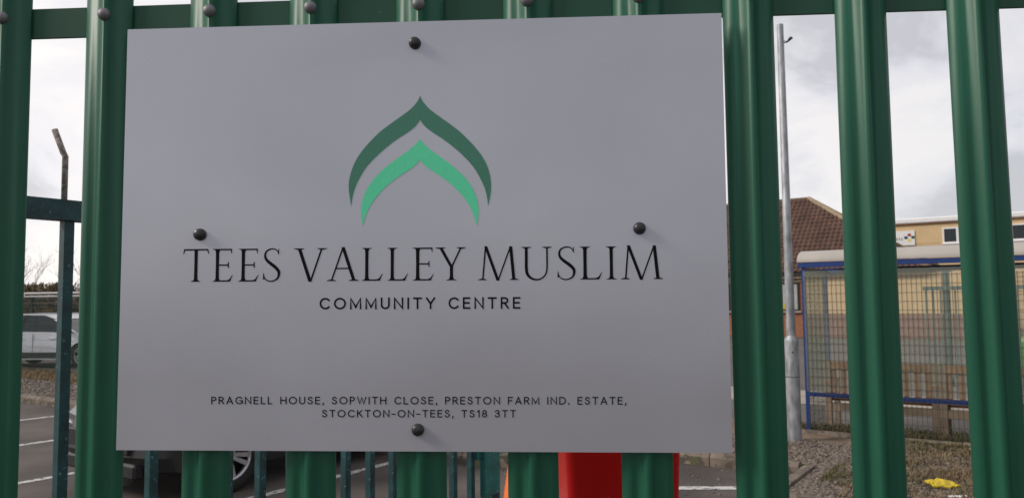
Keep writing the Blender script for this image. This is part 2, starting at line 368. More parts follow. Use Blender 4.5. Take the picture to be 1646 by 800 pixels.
for i in range(-4, 13):
    x = X0 + SP*i
    if first is None:
        first = pale_mesh().build('pale', m_green, fence, fix=False, loc=(x, 0, 0))
        MB().lathe(dome(.0092, .0085), 20, axis='-y').build('bolt', m_galv_dark, first, loc=(0, .0045, ZR))
        MB().lathe(dome(.0092, .0085), 20, axis='-y').build('bolt', m_galv_dark, first, loc=(0, .0045, .42))
        pale0 = first
    else:
        c = copy_part(first, fence, (x, 0, 0)); c.rotation_euler = (0, random.uniform(-.0016, .0016), 0)
        if i == 9: c.rotation_euler.y = -.006; c.location.x += .006*ZR   # this pale hangs slightly askew from the rail
RY = .0208
for zc, nm in ((ZR-.0045, 'rail'), (.42, 'rail')):
    MB().prism([(RY, zc-.0215), (RY, zc+.0225), (RY+.045, zc+.0225), (RY+.045, zc+.0175), (RY+.005, zc+.0175), (RY+.005, zc-.0215)], X0-SP*4.6, X0+SP*12.6, 'x').build(nm, m_rail, fence)
for xp in (X0-SP*4.5, X0+SP*12.5):
    MB().box((xp, .075, 1.17), (.055, .05, 2.34)).build('post', m_rail, fence)

SR = -.0045965; SW, SH = .841, .594; SZ = HC + .0961
sign = thing('sign_board', 'grey community centre sign board with green arch emblem bolted to the palisade fence', 'sign', (0, 0, SZ)); sign.rotation_euler = (0, -SR, 0)
panel = MB().prism([(-SW/2, -SH/2), (SW/2, -SH/2), (SW/2, SH/2), (-SW/2, SH/2)], 0, .0029, 'y')
def on_sign(x, y):
    p = on_fence(x, y, 0); p = Vector((p.x, 0, p.z-SZ)); c, s = math.cos(-SR), math.sin(-SR)
    return (p.x*c - p.z*s, p.x*s + p.z*c)
pan = panel.build('panel', [m_sign, m_sign_edge], sign)
for pl in pan.data.polygons: pl.material_index = 0 if abs(pl.normal.y) > .5 else 1
bolts = [(667, 70), (322, 377), (1028, 367), (672, 690)]
cap0 = None
for bx_, by_ in bolts:
    x, z = on_sign(bx_, by_)
    if cap0 is None: cap0 = MB().lathe([(.0001, .0098), (.003, .0096), (.0055, .0088), (.0072, .0072), (.0081, .0048), (.0085, .002), (.0085, 0)], 28, axis='-y').build('bolt_cap', m_cap, sign, loc=(x, .0005, z))
    else: copy_part(cap0, sign, (x, .0005, z))

def flat(name, polys, m, off=.0004, step=.00003):
    mb = MB()
    for i, p in enumerate(polys):
        y = -off - step*(i % 7)
        mb.add([(a, y, b) for a, b in p], [tuple(range(len(p)))])
    me_o = mb.build(name, m, sign, fix=False)
    for pl_ in me_o.data.polygons:
        if pl_.normal.y > 0: pl_.flip()
    return me_o
def spline(pts, k=6):
    out = []
    for i in range(len(pts)-1):
        p0, p1, p2, p3 = pts[max(i-1, 0)], pts[i], pts[i+1], pts[min(i+2, len(pts)-1)]
        for j in range(k):
            t = j/k
            out.append(tuple(.5*((2*p1[c])+(-p0[c]+p2[c])*t+(2*p0[c]-5*p1[c]+4*p2[c]-p3[c])*t*t+(-p0[c]+3*p1[c]-3*p2[c]+p3[c])*t**3) for c in (0, 1)))
    out.append(pts[-1]); return out
def emb(pts): return [on_sign(520+x/3.2, 130+y/3.2) for x, y in pts]
def strip(name, outer, inner, m):                # quads between two matching edges
    n = min(len(outer), len(inner)); polys = []
    mb = MB()
    for i in range(n-1):
        q = [outer[i], outer[i+1], inner[i+1], inner[i]]
        mb.add([(a, -.0004, b) for a, b in q], [(0, 1, 2, 3)])
    return mb
oR = [(497, 78), (512, 108), (545, 145), (595, 183), (650, 222), (705, 265), (770, 330), (820, 395), (850, 460), (862, 530), (858, 590), (847, 643)]
iR = [(497, 200), (508, 218), (530, 242), (565, 268), (610, 297), (655, 330), (715, 382), (770, 442), (808, 505), (832, 560), (842, 605), (847, 643)]
oL = [(497, 78), (482, 108), (449, 145), (399, 183), (344, 222), (288, 265), (224, 330), (175, 395), (145, 460), (130, 530), (134, 590), (143, 646)]
iL = [(497, 200), (486, 218), (464, 242), (429, 268), (384, 297), (339, 330), (279, 382), (222, 442), (183, 505), (159, 560), (148, 605), (143, 646)]
a_ = strip('x', emb(spline(oR)), emb(spline(iR)), None); b_ = strip('x', emb(spline(oL)), emb(spline(iL)), None)
a_.add([v for v in b_.v], b_.f); ob = a_.build('emblem_outer_arch', m_dkgreen, sign, fix=False); ob['label'] = 'dark green pointed arch of the emblem'
oR = [(496, 300), (518, 326), (560, 362), (605, 394), (660, 435), (720, 490), (765, 550), (790, 612), (798, 672), (790, 747)]
iR = [(496, 402), (505, 418), (530, 443), (570, 470), (615, 500), (662, 537), (712, 588), (750, 640), (774, 692), (790, 747)]
mir = lambda P: [(992-x, y) for x, y in P]
a_ = strip('x', emb(spline(oR)), emb(spline(iR)), None); b_ = strip('x', emb(spline(mir(oR))), emb(spline(mir(iR))), None)
a_.add([v for v in b_.v], b_.f); ob = a_.build('emblem_inner_arch', m_ltgreen, sign, fix=False); ob['label'] = 'light green pointed arch of the emblem'

# lettering: roman capitals with bracketed serifs (cap height 1)
def vstem(x, w, s0=.15, s1=.15, y0=0., y1=1., l0=None, r0=None, l1=None, r1=None):
    h = w/2; l0 = s0 if l0 is None else l0; r0 = s0 if r0 is None else r0; l1 = s1 if l1 is None else l1; r1 = s1 if r1 is None else r1
    def side(sg, lo, hi):
        o_ = []
        if lo > 0: o_ += [(x+sg*lo, y0), (x+sg*lo, y0+.016), (x+sg*(h+(lo-h)*.45), y0+.026), (x+sg*(h+(lo-h)*.14), y0+.05), (x+sg*h, y0+.11)]
        else: o_ += [(x+sg*h, y0)]
        o_ += [(x+sg*h*.93, (y0+y1)/2)]
        if hi > 0: o_ += [(x+sg*h, y1-.11), (x+sg*(h+(hi-h)*.14), y1-.05), (x+sg*(h+(hi-h)*.45), y1-.026), (x+sg*hi, y1-.016), (x+sg*hi, y1)]
        else: o_ += [(x+sg*h, y1)]
        return o_
    return side(-1, l0, l1)[::-1] + side(1, r0, r1)
def diag(x0, y0, x1, y1, w): return [(x0-w/2, y0), (x0+w/2, y0), (x1+w/2, y1), (x1-w/2, y1)]
def serif(x, y, l, r, up): 
    s = 1 if up else -1
    return [(x-l, y), (x+r, y), (x+r, y+s*.016), (x+r*.35, y+s*.045), (x-l*.35, y+s*.045), (x-l, y+s*.016)]
def ribbon(pts, ws, k=6):
    P = spline([(a, b) for a, b in pts], k); Wd = spline([(w, 0) for w in ws], k); Lf, Rt = [], []
    for i, p in enumerate(P):
        a = P[max(i-1, 0)]; b = P[min(i+1, len(P)-1)]; d = math.hypot(b[0]-a[0], b[1]-a[1]) or 1; nx, ny = -(b[1]-a[1])/d, (b[0]-a[0])/d; w = max(Wd[i][0], .004)/2
        Lf.append((p[0]+nx*w, p[1]+ny*w)); Rt.append((p[0]-nx*w, p[1]-ny*w))
    return [[Lf[i], Lf[i+1], Rt[i+1], Rt[i]] for i in range(len(P)-1)]
TK, TN = .104, .055
def arm(x, y0, y1, ext, up, k=.13):               # horizontal arm ending in a wedge serif
    return [(x, y0), (ext, y0), (ext+.02 if up else ext, y0+(k if up else 0)), (ext-.012, y0+(k if up else 0)), (ext-.05, y1), (x, y1)]
GL = {
 'T': (.80, [vstem(.40, TK, .15, 0), [(.03, .955), (.77, .955), (.77, 1), (.03, 1)], [(.0, .85), (.022, .85), (.06, .957), (.10, .99), (.03, 1)], [(.80, .85), (.778, .85), (.74, .957), (.70, .99), (.77, 1)]]),
 'E': (.64, [vstem(.155, TK, .15, .15, r0=.2, r1=.2), [(.15, 0), (.55, 0), (.64, .2), (.625, .2), (.53, .07), (.46, .042), (.15, .042)], [(.15, .956), (.565, .956), (.58, .86), (.60, .86), (.60, 1), (.15, 1)], [(.15, .485), (.47, .485), (.49, .41), (.51, .41), (.51, .60), (.49, .60), (.47, .525), (.15, .525)]]),
 'L': (.65, [vstem(.155, TK, .15, .15, r0=.2), [(.15, 0), (.56, 0), (.65, .22), (.635, .22), (.54, .08), (.46, .042), (.15, .042)]]),
 'I': (.33, [vstem(.165, TK, .16, .16)]),
 'S': (.50, ribbon([(.455, .82), (.42, .93), (.33, .985), (.22, .985), (.10, .92), (.055, .80), (.09, .67), (.20, .56), (.34, .45), (.45, .33), (.475, .22), (.43, .09), (.31, .015), (.18, .01), (.07, .07), (.02, .2)], [.012, .03, .036, .042, .05, .06, .075, .09, .095, .09, .075, .055, .04, .036, .03, .012]) + [[(.445, .83), (.47, .83), (.475, .99), (.455, .99)], [(.005, .25), (.025, .25), (.05, .08), (.0, .05)]]),
 'V': (1.03, [diag(.515, -.02, .17, 1, .105), diag(.53, 0, .87, 1, .055), serif(.17, 1, .17, .15, False), serif(.87, 1, .14, .16, False)]),
 'A': (.98, [diag(.14, 0, .49, 1.02, .05), diag(.83, 0, .49, 1.03, .10), serif(.14, 0, .14, .14, True), serif(.83, 0, .16, .15, True), [(.26, .36), (.70, .36), (.685, .40), (.275, .40)]]),
 'Y': (.95, [vstem(.50, TK, .16, 0, 0, .45), diag(.49, .42, .16, 1, .10), diag(.515, .42, .80, 1, .055), serif(.16, 1, .16, .15, False), serif(.80, 1, .13, .15, False)]),
 'M': (1.28, [diag(.15, 0, .24, 1.0, .05), diag(.63, -.02, .245, 1.03, .095), diag(.64, 0, 1.03, 1.02, .048), diag(1.13, 0, 1.035, 1.02, .10), serif(.15, 0, .15, .12, True), serif(1.13, 0, .13, .15, True)]),
 'U': (.94, ribbon([(.155, .95), (.155, .6), (.155, .34), (.19, .17), (.30, .05), (.46, .005), (.62, .04), (.745, .16), (.79, .34), (.795, .6), (.795, .95)], [.092, .092, .092, .088, .07, .052, .045, .045, .05, .052, .052]) + [serif(.155, 1, .155, .15, False), serif(.795, 1, .14, .145, False), [(.109, .94), (.201, .94), (.201, 1), (.109, 1)], [(.769, .94), (.821, .94), (.821, 1), (.769, 1)]]),
}
k4 = 4.0146
TIT = [('T', 280+55/k4, 280+222/k4), ('E', 280+245/k4, 280+378/k4), ('E', 280+412/k4, 280+545/k4), ('S', 280+573/k4, 280+681/k4), ('V', 280+770/k4, 280+985/k4), ('A', 280+985/k4, 280+1192/k4), ('L', 280+1210/k4, 280+1346/k4), ('L', 280+1375/k4, 280+1509/k4), ('E', 663.1, 697.4),
       ('Y', 680+80/k4, 680+277/k4), ('M', 680+355/k4, 680+617/k4), ('U', 680+635/k4, 680+832/k4), ('S', 680+868/k4, 680+982/k4), ('L', 680+1012/k4, 680+1157/k4), ('I', 680+1182/k4, 680+1251/k4), ('M', 680+1276/k4, 680+1548/k4)]
for ch, xa, xb in TIT:
    polys = []
    f = (xa-294)/(1065-294); yb = 452.8 - 4.6*f; yt = 400.3 - 5.0*f
    x0, z0 = on_sign(xa, yb); x1, _z = on_sign(xb, yb); _x, z1 = on_sign(xa, yt); w, G = GL[ch]
    for g in G: polys.append([(x0+(x1-x0)*a/w, z0+(z1-z0)*b) for a, b in g])
    flat('letter', polys, m_ink)['label'] = 'black serif capital %s of the title line' % ch

def arc(cx, cy, rx, ry, a0, a1, n=18): return [(cx+rx*math.cos(R(a0+(a1-a0)*i/n)), cy+ry*math.sin(R(a0+(a1-a0)*i/n))) for i in range(n+1)]
SANS = {
 'A': (.72, [[(0, 0), (.36, 1), (.72, 0)], [(.12, .31), (.60, .31)]]), 'C': (.76, [arc(.43, .5, .42, .5, 42, 318)]),
 'D': (.70, [[(0, 0), (0, 1)] + [(.26, 1)] + arc(.28, .5, .42, .5, 85, -85) + [(.26, 0), (0, 0)]]), 'E': (.5, [[(.5, 1), (0, 1), (0, 0), (.5, 0)], [(0, .52), (.45, .52)]]),
 'F': (.48, [[(.48, 1), (0, 1), (0, 0)], [(0, .5), (.43, .5)]]), 'G': (.8, [arc(.43, .5, .42, .5, 42, 335) + [(.83, .46)], [(.83, .46), (.5, .46)], [(.815, .46), (.815, .1)]]),
 'H': (.66, [[(0, 0), (0, 1)], [(.66, 0), (.66, 1)], [(0, .52), (.66, .52)]]), 'I': (.0, [[(0, 0), (0, 1)]]), 'K': (.6, [[(0, 0), (0, 1)], [(.56, 1), (.02, .42)], [(.2, .6), (.62, 0)]]),
 'L': (.46, [[(0, 1), (0, 0), (.46, 0)]]), 'M': (.84, [[(0, 0), (0, 1), (.42, .12), (.84, 1), (.84, 0)]]), 'N': (.68, [[(0, 0), (0, 1), (.68, 0), (.68, 1)]]),
 'O': (.90, [arc(.45, .5, .45, .5, 0, 360, 30)]), 'P': (.52, [[(0, 0), (0, 1), (.26, 1)] + arc(.26, .74, .26, .26, 80, -80, 10) + [(.26, .48), (0, .48)]]),
 'R': (.56, [[(0, 0), (0, 1), (.26, 1)] + arc(.26, .745, .26, .255, 80, -80, 10) + [(.26, .49), (0, .49)], [(.26, .49), (.56, 0)]]),
 'S': (.54, [spline([(.50, .82), (.42, .95), (.27, 1.0), (.11, .95), (.05, .79), (.11, .63), (.27, .54), (.44, .44), (.53, .26), (.45, .07), (.27, 0), (.10, .05), (.01, .2)], 4)]),
 'T': (.62, [[(0, 1), (.62, 1)], [(.31, 1), (.31, 0)]]), 'U': (.64, [[(0, 1), (0, .33)] + arc(.32, .33, .32, .33, 185, 355, 14) + [(.64, .33), (.64, 1)]]),
 'W': (1.04, [[(0, 1), (.27, 0), (.52, .97), (.77, 0), (1.04, 1)]]), 'Y': (.66, [[(0, 1), (.33, .45)], [(.66, 1), (.33, .45), (.33, 0)]]),
 ',': (.06, [[(.06, .1), (0, -.16)]]), '.': (.06, [[(.03, -.02), (.03, .08)]]), '-': (.34, [[(0, .42), (.34, .42)]]), ' ': (.30, []),
 '1': (.24, [[(0, .80), (.22, 1), (.22, 0)]]), '8': (.52, [arc(.26, .75, .22, .25, 0, 360, 20), arc(.26, .25, .26, .25, 0, 360, 20)]),
 '3': (.50, [spline([(.02, .84), (.10, .96), (.25, 1.0), (.41, .94), (.46, .78), (.40, .60), (.22, .53), (.40, .47), (.50, .30), (.46, .1), (.27, 0), (.10, .04), (.0, .2)], 4)]),
}
def line_text(name, txt, xa, xb, yb, yt, yb2, yt2, track, sw, label):
    x = 0; items = []
    for ch in txt:
        w, G = SANS[ch]; items.append((x, G)); x += w + track
    tot = x - track; out = []
    for x_, G in items:
        for st in G:
            Lf, Rt = [], []
            P = [(x_+a, b) for a, b in st]
            closed = math.hypot(P[0][0]-P[-1][0], P[0][1]-P[-1][1]) < 1e-6
            P = [(a, .5+(b-.5)*(1-sw)) for a, b in P]
            for i, p in enumerate(P):
                pa = P[i-1] if i else (P[-2] if closed else None); pb = P[i+1] if i < len(P)-1 else (P[1] if closed else None)
                ds = []
                for q, s in ((pa, -1), (pb, 1)):
                    if q is not None:
                        dx, dy = (q[0]-p[0])*s, (q[1]-p[1])*s; d = math.hypot(dx, dy) or 1; ds.append((-dy/d, dx/d))
                nx = sum(d[0] for d in ds)/len(ds); ny = sum(d[1] for d in ds)/len(ds); q2 = max(nx*nx+ny*ny, .16); k = sw/2/q2
                ex, ey = 0, 0
                if len(ds) == 1: s = -1 if pa is None else 1; ex, ey = ds[0][1]*s*sw*.5, -ds[0][0]*s*sw*.5
                Lf.append((p[0]+nx*k+ex, p[1]+ny*k+ey)); Rt.append((p[0]-nx*k+ex, p[1]-ny*k+ey))
            for i in range(len(P)-1): out.append([Lf[i], Lf[i+1], Rt[i+1], Rt[i]])
    def mp(a, b):
        f = a/tot; px = xa+(xb-xa)*f; y0 = yb+(yb2-yb)*f; y1 = yt+(yt2-yt)*f
        return on_sign(px, y0+(y1-y0)*b)
    ob = flat(name, [[mp(a, b) for a, b in q] for q in out], m_ink); ob['label'] = label
line_text('subtitle_lettering', 'COMMUNITY CENTRE', 515, 835, 497, 478.3, 495.8, 477, .50, .15, 'small black capitals COMMUNITY CENTRE')
line_text('address_lettering', 'PRAGNELL HOUSE, SOPWITH CLOSE, PRESTON FARM IND. ESTATE,', 340.5, 1006, 648.9, 636.8, 649.6, 637.2, .42, .14, 'first address line PRAGNELL HOUSE, SOPWITH CLOSE, PRESTON FARM IND. ESTATE,')
line_text('address_lettering', 'STOCKTON-ON-TEES, TS18 3TT', 518.5, 828.5, 670, 658, 670.2, 658.2, .42, .14, 'second address line STOCKTON-ON-TEES, TS18 3TT')

# ------------------------------------------------------------------ old teal bar gate standing open behind the fence
GD = Vector((.06, .10, 0)); GA = math.atan2(.10, .06); G0 = Vector((-1.016, .78, 0)); GS = GD.length
gate = thing('bar_gate', 'old dark teal steel bar gate with chipped paint behind the sign', 'gate', G0, GA)
bar = None
for i in range(-2, 15):
    if bar is None:
        bar = MB().box((0, 0, 1.035), (.024, .024, 1.81)).build('bar', m_teal, gate, loc=(i*GS, 0, 0))
        MB().tube([(-.003, .012, 1.93), (-.003, .012, 2.092), (-.006, .017, 2.102), (-.02, .034, 2.16)], .0075, 8).build('spike', m_rust, bar)
    else: copy_part(bar, gate, (i*GS, 0, 0))
MB().box((6*GS, 0, 1.955), (19*GS, .045, .05)).build('top_rail', m_teal, gate)
MB().box((6*GS, 0, .15), (19*GS, .045, .05)).build('bottom_rail', m_teal, gate)
MB().box((15*GS+.02, 0, 1.05), (.055, .06, 2.05)).build('end_post', m_teal, gate)
lk = MB().box((15*GS-.025, -.032, 1.045), (.11, .03, .27), bev=.004).build('lock_box', m_teal_lt, gate)
MB().box((14.3*GS, -.02, 1.10), (.05, .012, .07)).build('latch_plate', m_teal_lt, gate)

# ------------------------------------------------------------------ red wheelie bin and traffic cone
wb = thing('wheelie_bin', 'red plastic wheelie bin standing behind the fence below the sign', 'bin', (.465, 3.05, .004), R(7))
wb.scale = (1.07, 1.1, 1.12)
def rrect(w, d, r, n=5):
    o_ = []
    for cx, cy, a0 in ((w/2-r, d/2-r, 0), (-w/2+r, d/2-r, 90), (-w/2+r, -d/2+r, 180), (w/2-r, -d/2+r, 270)):
        for k in range(n+1): a = R(a0+90*k/n); o_.append((cx+r*math.cos(a), cy+r*math.sin(a)))
    return o_
mb = MB(); lv = [(.06, .40, .42, 0), (.10, .46, .56, .01), (.98, .535, .60, .01), (.98, .55, .63, .01), (1.03, .55, .63, .01)]
rings = []
for z, w, d, dy in lv: rings.append([(x, y-dy, z) for x, y in rrect(w, d, .06)])
n = len(rings[0]); mb.add([p for r_ in rings for p in r_], [(i*n+k, i*n+(k+1) % n, (i+1)*n+(k+1) % n, (i+1)*n+k) for i in range(len(lv)-1) for k in range(n)] + [tuple(range(n-1, -1, -1)), tuple(range(4*n, 5*n))], 0, False)
bd = mb.build('body', m_red, wb)
for p_ in bd.data.polygons: p_.use_smooth = len(p_.vertices) == 4 and abs(p_.normal.z) < .3
lid = []
for z, w, d in ((1.031, .575, .68), (1.06, .575, .68), (1.085, .50, .60), (1.095, .3, .4)): lid.append([(x, y-.03, z) for x, y in rrect(w, d, .07)])
mb = MB(); mb.add([p for r_ in lid for p in r_], [(i*n+k, i*n+(k+1) % n, (i+1)*n+(k+1) % n, (i+1)*n+k) for i in range(3) for k in range(n)] + [tuple(range(n-1, -1, -1)), tuple(range(3*n, 4*n))]); mb.build('lid', m_red, wb)
for s in (-1, 1): MB().lathe([(.001, -.025), (.07, -.025), (.1, -.02), (.1, .02), (.07, .025), (.001, .025)], 20, axis='y').build('wheel', m_tyre, wb, loc=(s*.22, .22, .1), rz=R(90))
MB().tube([(-.24, .33, 1.02), (-.24, .38, 1.03), (.24, .38, 1.03), (.24, .33, 1.02)], .014, 8).build('handle', m_red, wb)
tc_ = thing('traffic_cone', 'orange traffic cone with white sleeve behind the fence', 'cone', (-.105, 4.4, .004), R(20))
MB().lathe([(.155, .03), (.145, .035), (.118, .20), (.098, .34)], 28).build('body', m_orange, tc_)
MB().lathe([(.1195, .20), (.0995, .34)], 28).build('sleeve', m_cone_w, tc_)
MB().lathe([(.098, .34), (.03, .79), (.026, .80), (.02, .80), (.018, .74)], 28).build('tip', m_orange, tc_)
MB().box((0, 0, .0155), (.40, .40, .031), bev=.008).build('base', m_orange, tc_)

# ------------------------------------------------------------------ galvanised lighting column
lp = thing('lighting_column', 'tall galvanised steel lighting column without a lantern standing in the gravel', 'lamp post', L(8.42, -1.74, .06) + Vector((0, 0, 0)))
lp.location = (2.90, 8.10, .05)
MB().lathe([(.0805, 0), (.0805, 1.17), (.075, 1.20), (.052, 1.235), (.0515, 1.24)], 28).build('base_tube', m_galv, lp)
MB().lathe([(.0515, 1.2), (.0375, 4.92), (.034, 4.925), (.001, 4.925)], 24).build('shaft', m_galv, lp)
MB().lathe([(.0825, .76), (.0825, .775)], 28).build('door_seam', m_galv_dark, lp)
MB().lathe(dome(.01, .008), 12, axis='-y').build('bolt', m_black, lp, loc=(-.012, -.079, 1.05))
MB().tube([(.04, 0, 4.70), (.075, -.01, 4.705), (.095, -.01, 4.73), (.12, -.01, 4.755), (.14, -.01, 4.75)], [.006, .007, .016, .02, .008], 8).tube([(.04, 0, 4.72), (.08, -.005, 4.715), (.1, -.01, 4.725)], .005, 6).build('cable_stub', m_black, lp)

# ------------------------------------------------------------------ blue smoking shelter with mesh panels
SL = 5.0
sh = thing('shelter', 'blue steel framed shelter with pale curved roof and wire mesh panels', 'shelter', L(9.1, -1.74, .02), RZ)   # local x along the front, y towards the back
def shpost(x, y, z1, w=.042): return MB().box((x, y, z1/2), (w, w, z1)).build('post', m_blue, sh)
for k in range(3):
    shpost(k*SL/2, 0, 2.06); shpost(k*SL/2, 1.15, 2.03, .045)
MB().box((SL/2, -.005, 2.105), (SL+.1, .07, .06)).build('front_beam', m_blue, sh)
MB().box((SL/2, 1.15, 2.06), (SL+.05, .05, .07)).build('rear_beam', m_blue, sh)
MB().box((SL/2, 0, .53), (SL-.05, .035, .05)).build('mid_rail', m_blue, sh)
for k in range(3): MB().box((k*SL/2, .575, 2.05), (.045, 1.1, .05)).build('cross_beam', m_blue, sh)
pr = [(-.05, 2.14)] + [(-.05+.34*(1-math.cos(a)), 2.14+.14*math.sin(a)) for a in [math.pi/2*k/10 for k in range(1, 11)]] + [(1.3, 2.27)]
top = [(y, z+.012) for y, z in pr]
MB().prism(pr + top[::-1], -.06, SL+.06, 'x').build('roof', m_poly, sh)
for k in range(2):                                  # mesh panels on the front
    x0, x1 = k*SL/2+.03, (k+1)*SL/2-.03; mb = MB(); nx = int((x1-x0)/.05)
    for i in range(nx+1): mb.box((x0+(x1-x0)*i/nx, -.052, 1.0), (.0055, .0055, 1.93))
    for j in range(20): mb.box(((x0+x1)/2, -.0575, .05+j*.1), (x1-x0, .005, .0055))
    stuff(mb.build('mesh_panel', m_wire, sh, fix=False))
    MB().box(((x0+x1)/2, -.040, 1.3), (x1-x0+.05, .004, 1.46)).build('clear_panel', m_perspex, sh)
for x in (0, SL):
    mb = MB()
    for i in range(22): mb.box((x, .05+i*.05, 1.03), (.0045, .0045, 1.96))
    for j in range(20): mb.box((x+.0045, .575, .05+j*.1029), (.0045, 1.06, .0045))
    stuff(mb.build('mesh_panel', m_wire, sh, fix=False))
    MB().box((x+.012, .575, 1.3), (.004, 1.06, 1.46)).build('clear_panel', m_perspex, sh)
def bench(x, y, w, label):
    b = thing('garden_bench', label, 'bench', L(9.1+y, -1.74+x, .03), RZ)
    MB().box((w/2, 0, .84), (w, .045, .10), bev=.006).build('top_rail', m_wood, b)
    MB().box((w/2, 0, .47), (w, .04, .06)).build('back_rail', m_wood2, b)
    ns = int(w/.125); s0 = None
    for i in range(ns):
        xx = .1+(w-.2)*i/(ns-1)
        if s0 is None: s0 = MB().box((0, 0, .645), (.062, .02, .30)).build('back_slat', m_wood, b, loc=(xx, .002, 0))
        else: copy_part(s0, b, (xx, .002, 0))
    p0 = None
    for xx in (.03, w-.03):
        MB().box((xx, 0, .45), (.075, .06, .90)).build('leg', m_wood2, b); MB().box((xx, .46, .32), (.06, .06, .62)).build('leg', m_wood2, b)
        MB().box((xx, .23, .63), (.07, .54, .03)).build('arm_rest', m_wood, b)
    q0 = None
    for j in range(5):
        if q0 is None: q0 = MB().box((w/2, 0, .42), (w-.05, .075, .028)).build('seat_slat', m_wood, b, loc=(0, .06+j*.095, 0))
        else: copy_part(q0, b, (0, .06+j*.095, 0))
    MB().box((w/2, -.001, .33), (w-.12, .035, .09)).build('apron', m_wood2, b)
    return b
bench(.12, .42, 1.25, 'brown slatted wooden bench with weathered legs beside the blue end post of the shelter')
bench(1.39, .40, 1.6, 'second brown slatted wooden bench further along inside the shelter')

# ------------------------------------------------------------------ litter
yb = thing('crumpled_packet', 'crumpled yellow packet lying on the rough dry grass', 'litter', CAM + ray(1516, 777)*((.115-HC)/ray(1516, 777).z), R(10))
mb = MB(); rd = random.Random(4); nx, ny = 9, 6; vs = []
for j in range(ny):
    for i in range(nx):
        a, b = i/(nx-1)-.5, j/(ny-1)-.5; sk = 1-.8*abs(a)
        vs.append((a*.25+rd.uniform(-.008, .008), b*.17*sk+rd.uniform(-.006, .006), .02*(1-abs(a)*1.6)*(1-abs(b)*1.5)+rd.uniform(0, .014)-a*.01+b*.03*sk))
vs2 = [(x, y, z-.012) for x, y, z in vs]; q = nx*ny
fs = [(j*nx+i, j*nx+i+1, (j+1)*nx+i+1, (j+1)*nx+i) for j in range(ny-1) for i in range(nx-1)]
fs2 = [tuple(k+q for k in f[::-1]) for f in fs]
bord = list(range(nx)) + [j*nx+nx-1 for j in range(1, ny)] + [(ny-1)*nx+i for i in range(nx-2, -1, -1)] + [j*nx for j in range(ny-2, 0, -1)]
mb.add(vs+vs2, fs+fs2+[(bord[k], bord[(k+1) % len(bord)], bord[(k+1) % len(bord)]+q, bord[k]+q) for k in range(len(bord))]).build('packet', m_yellow, yb)
for x, y, s, lb in ((1535, 799, .05, 'flattened white paper scrap beside the yellow packet'), (1548, 797, .03, 'tiny white pebble-like scrap next to the paper scrap')):
    d = ray(x, y); t = (.10-HC)/d.z; p = CAM+d*t
    tag(MB().prism([(-s, -s*.5), (s*.8, -s*.6), (s, s*.4), (0, s*.6), (-s*.9, s*.3)], 0, s*.25, 'z').build('paper_scrap', m_paper, loc=p), lb, 'litter')

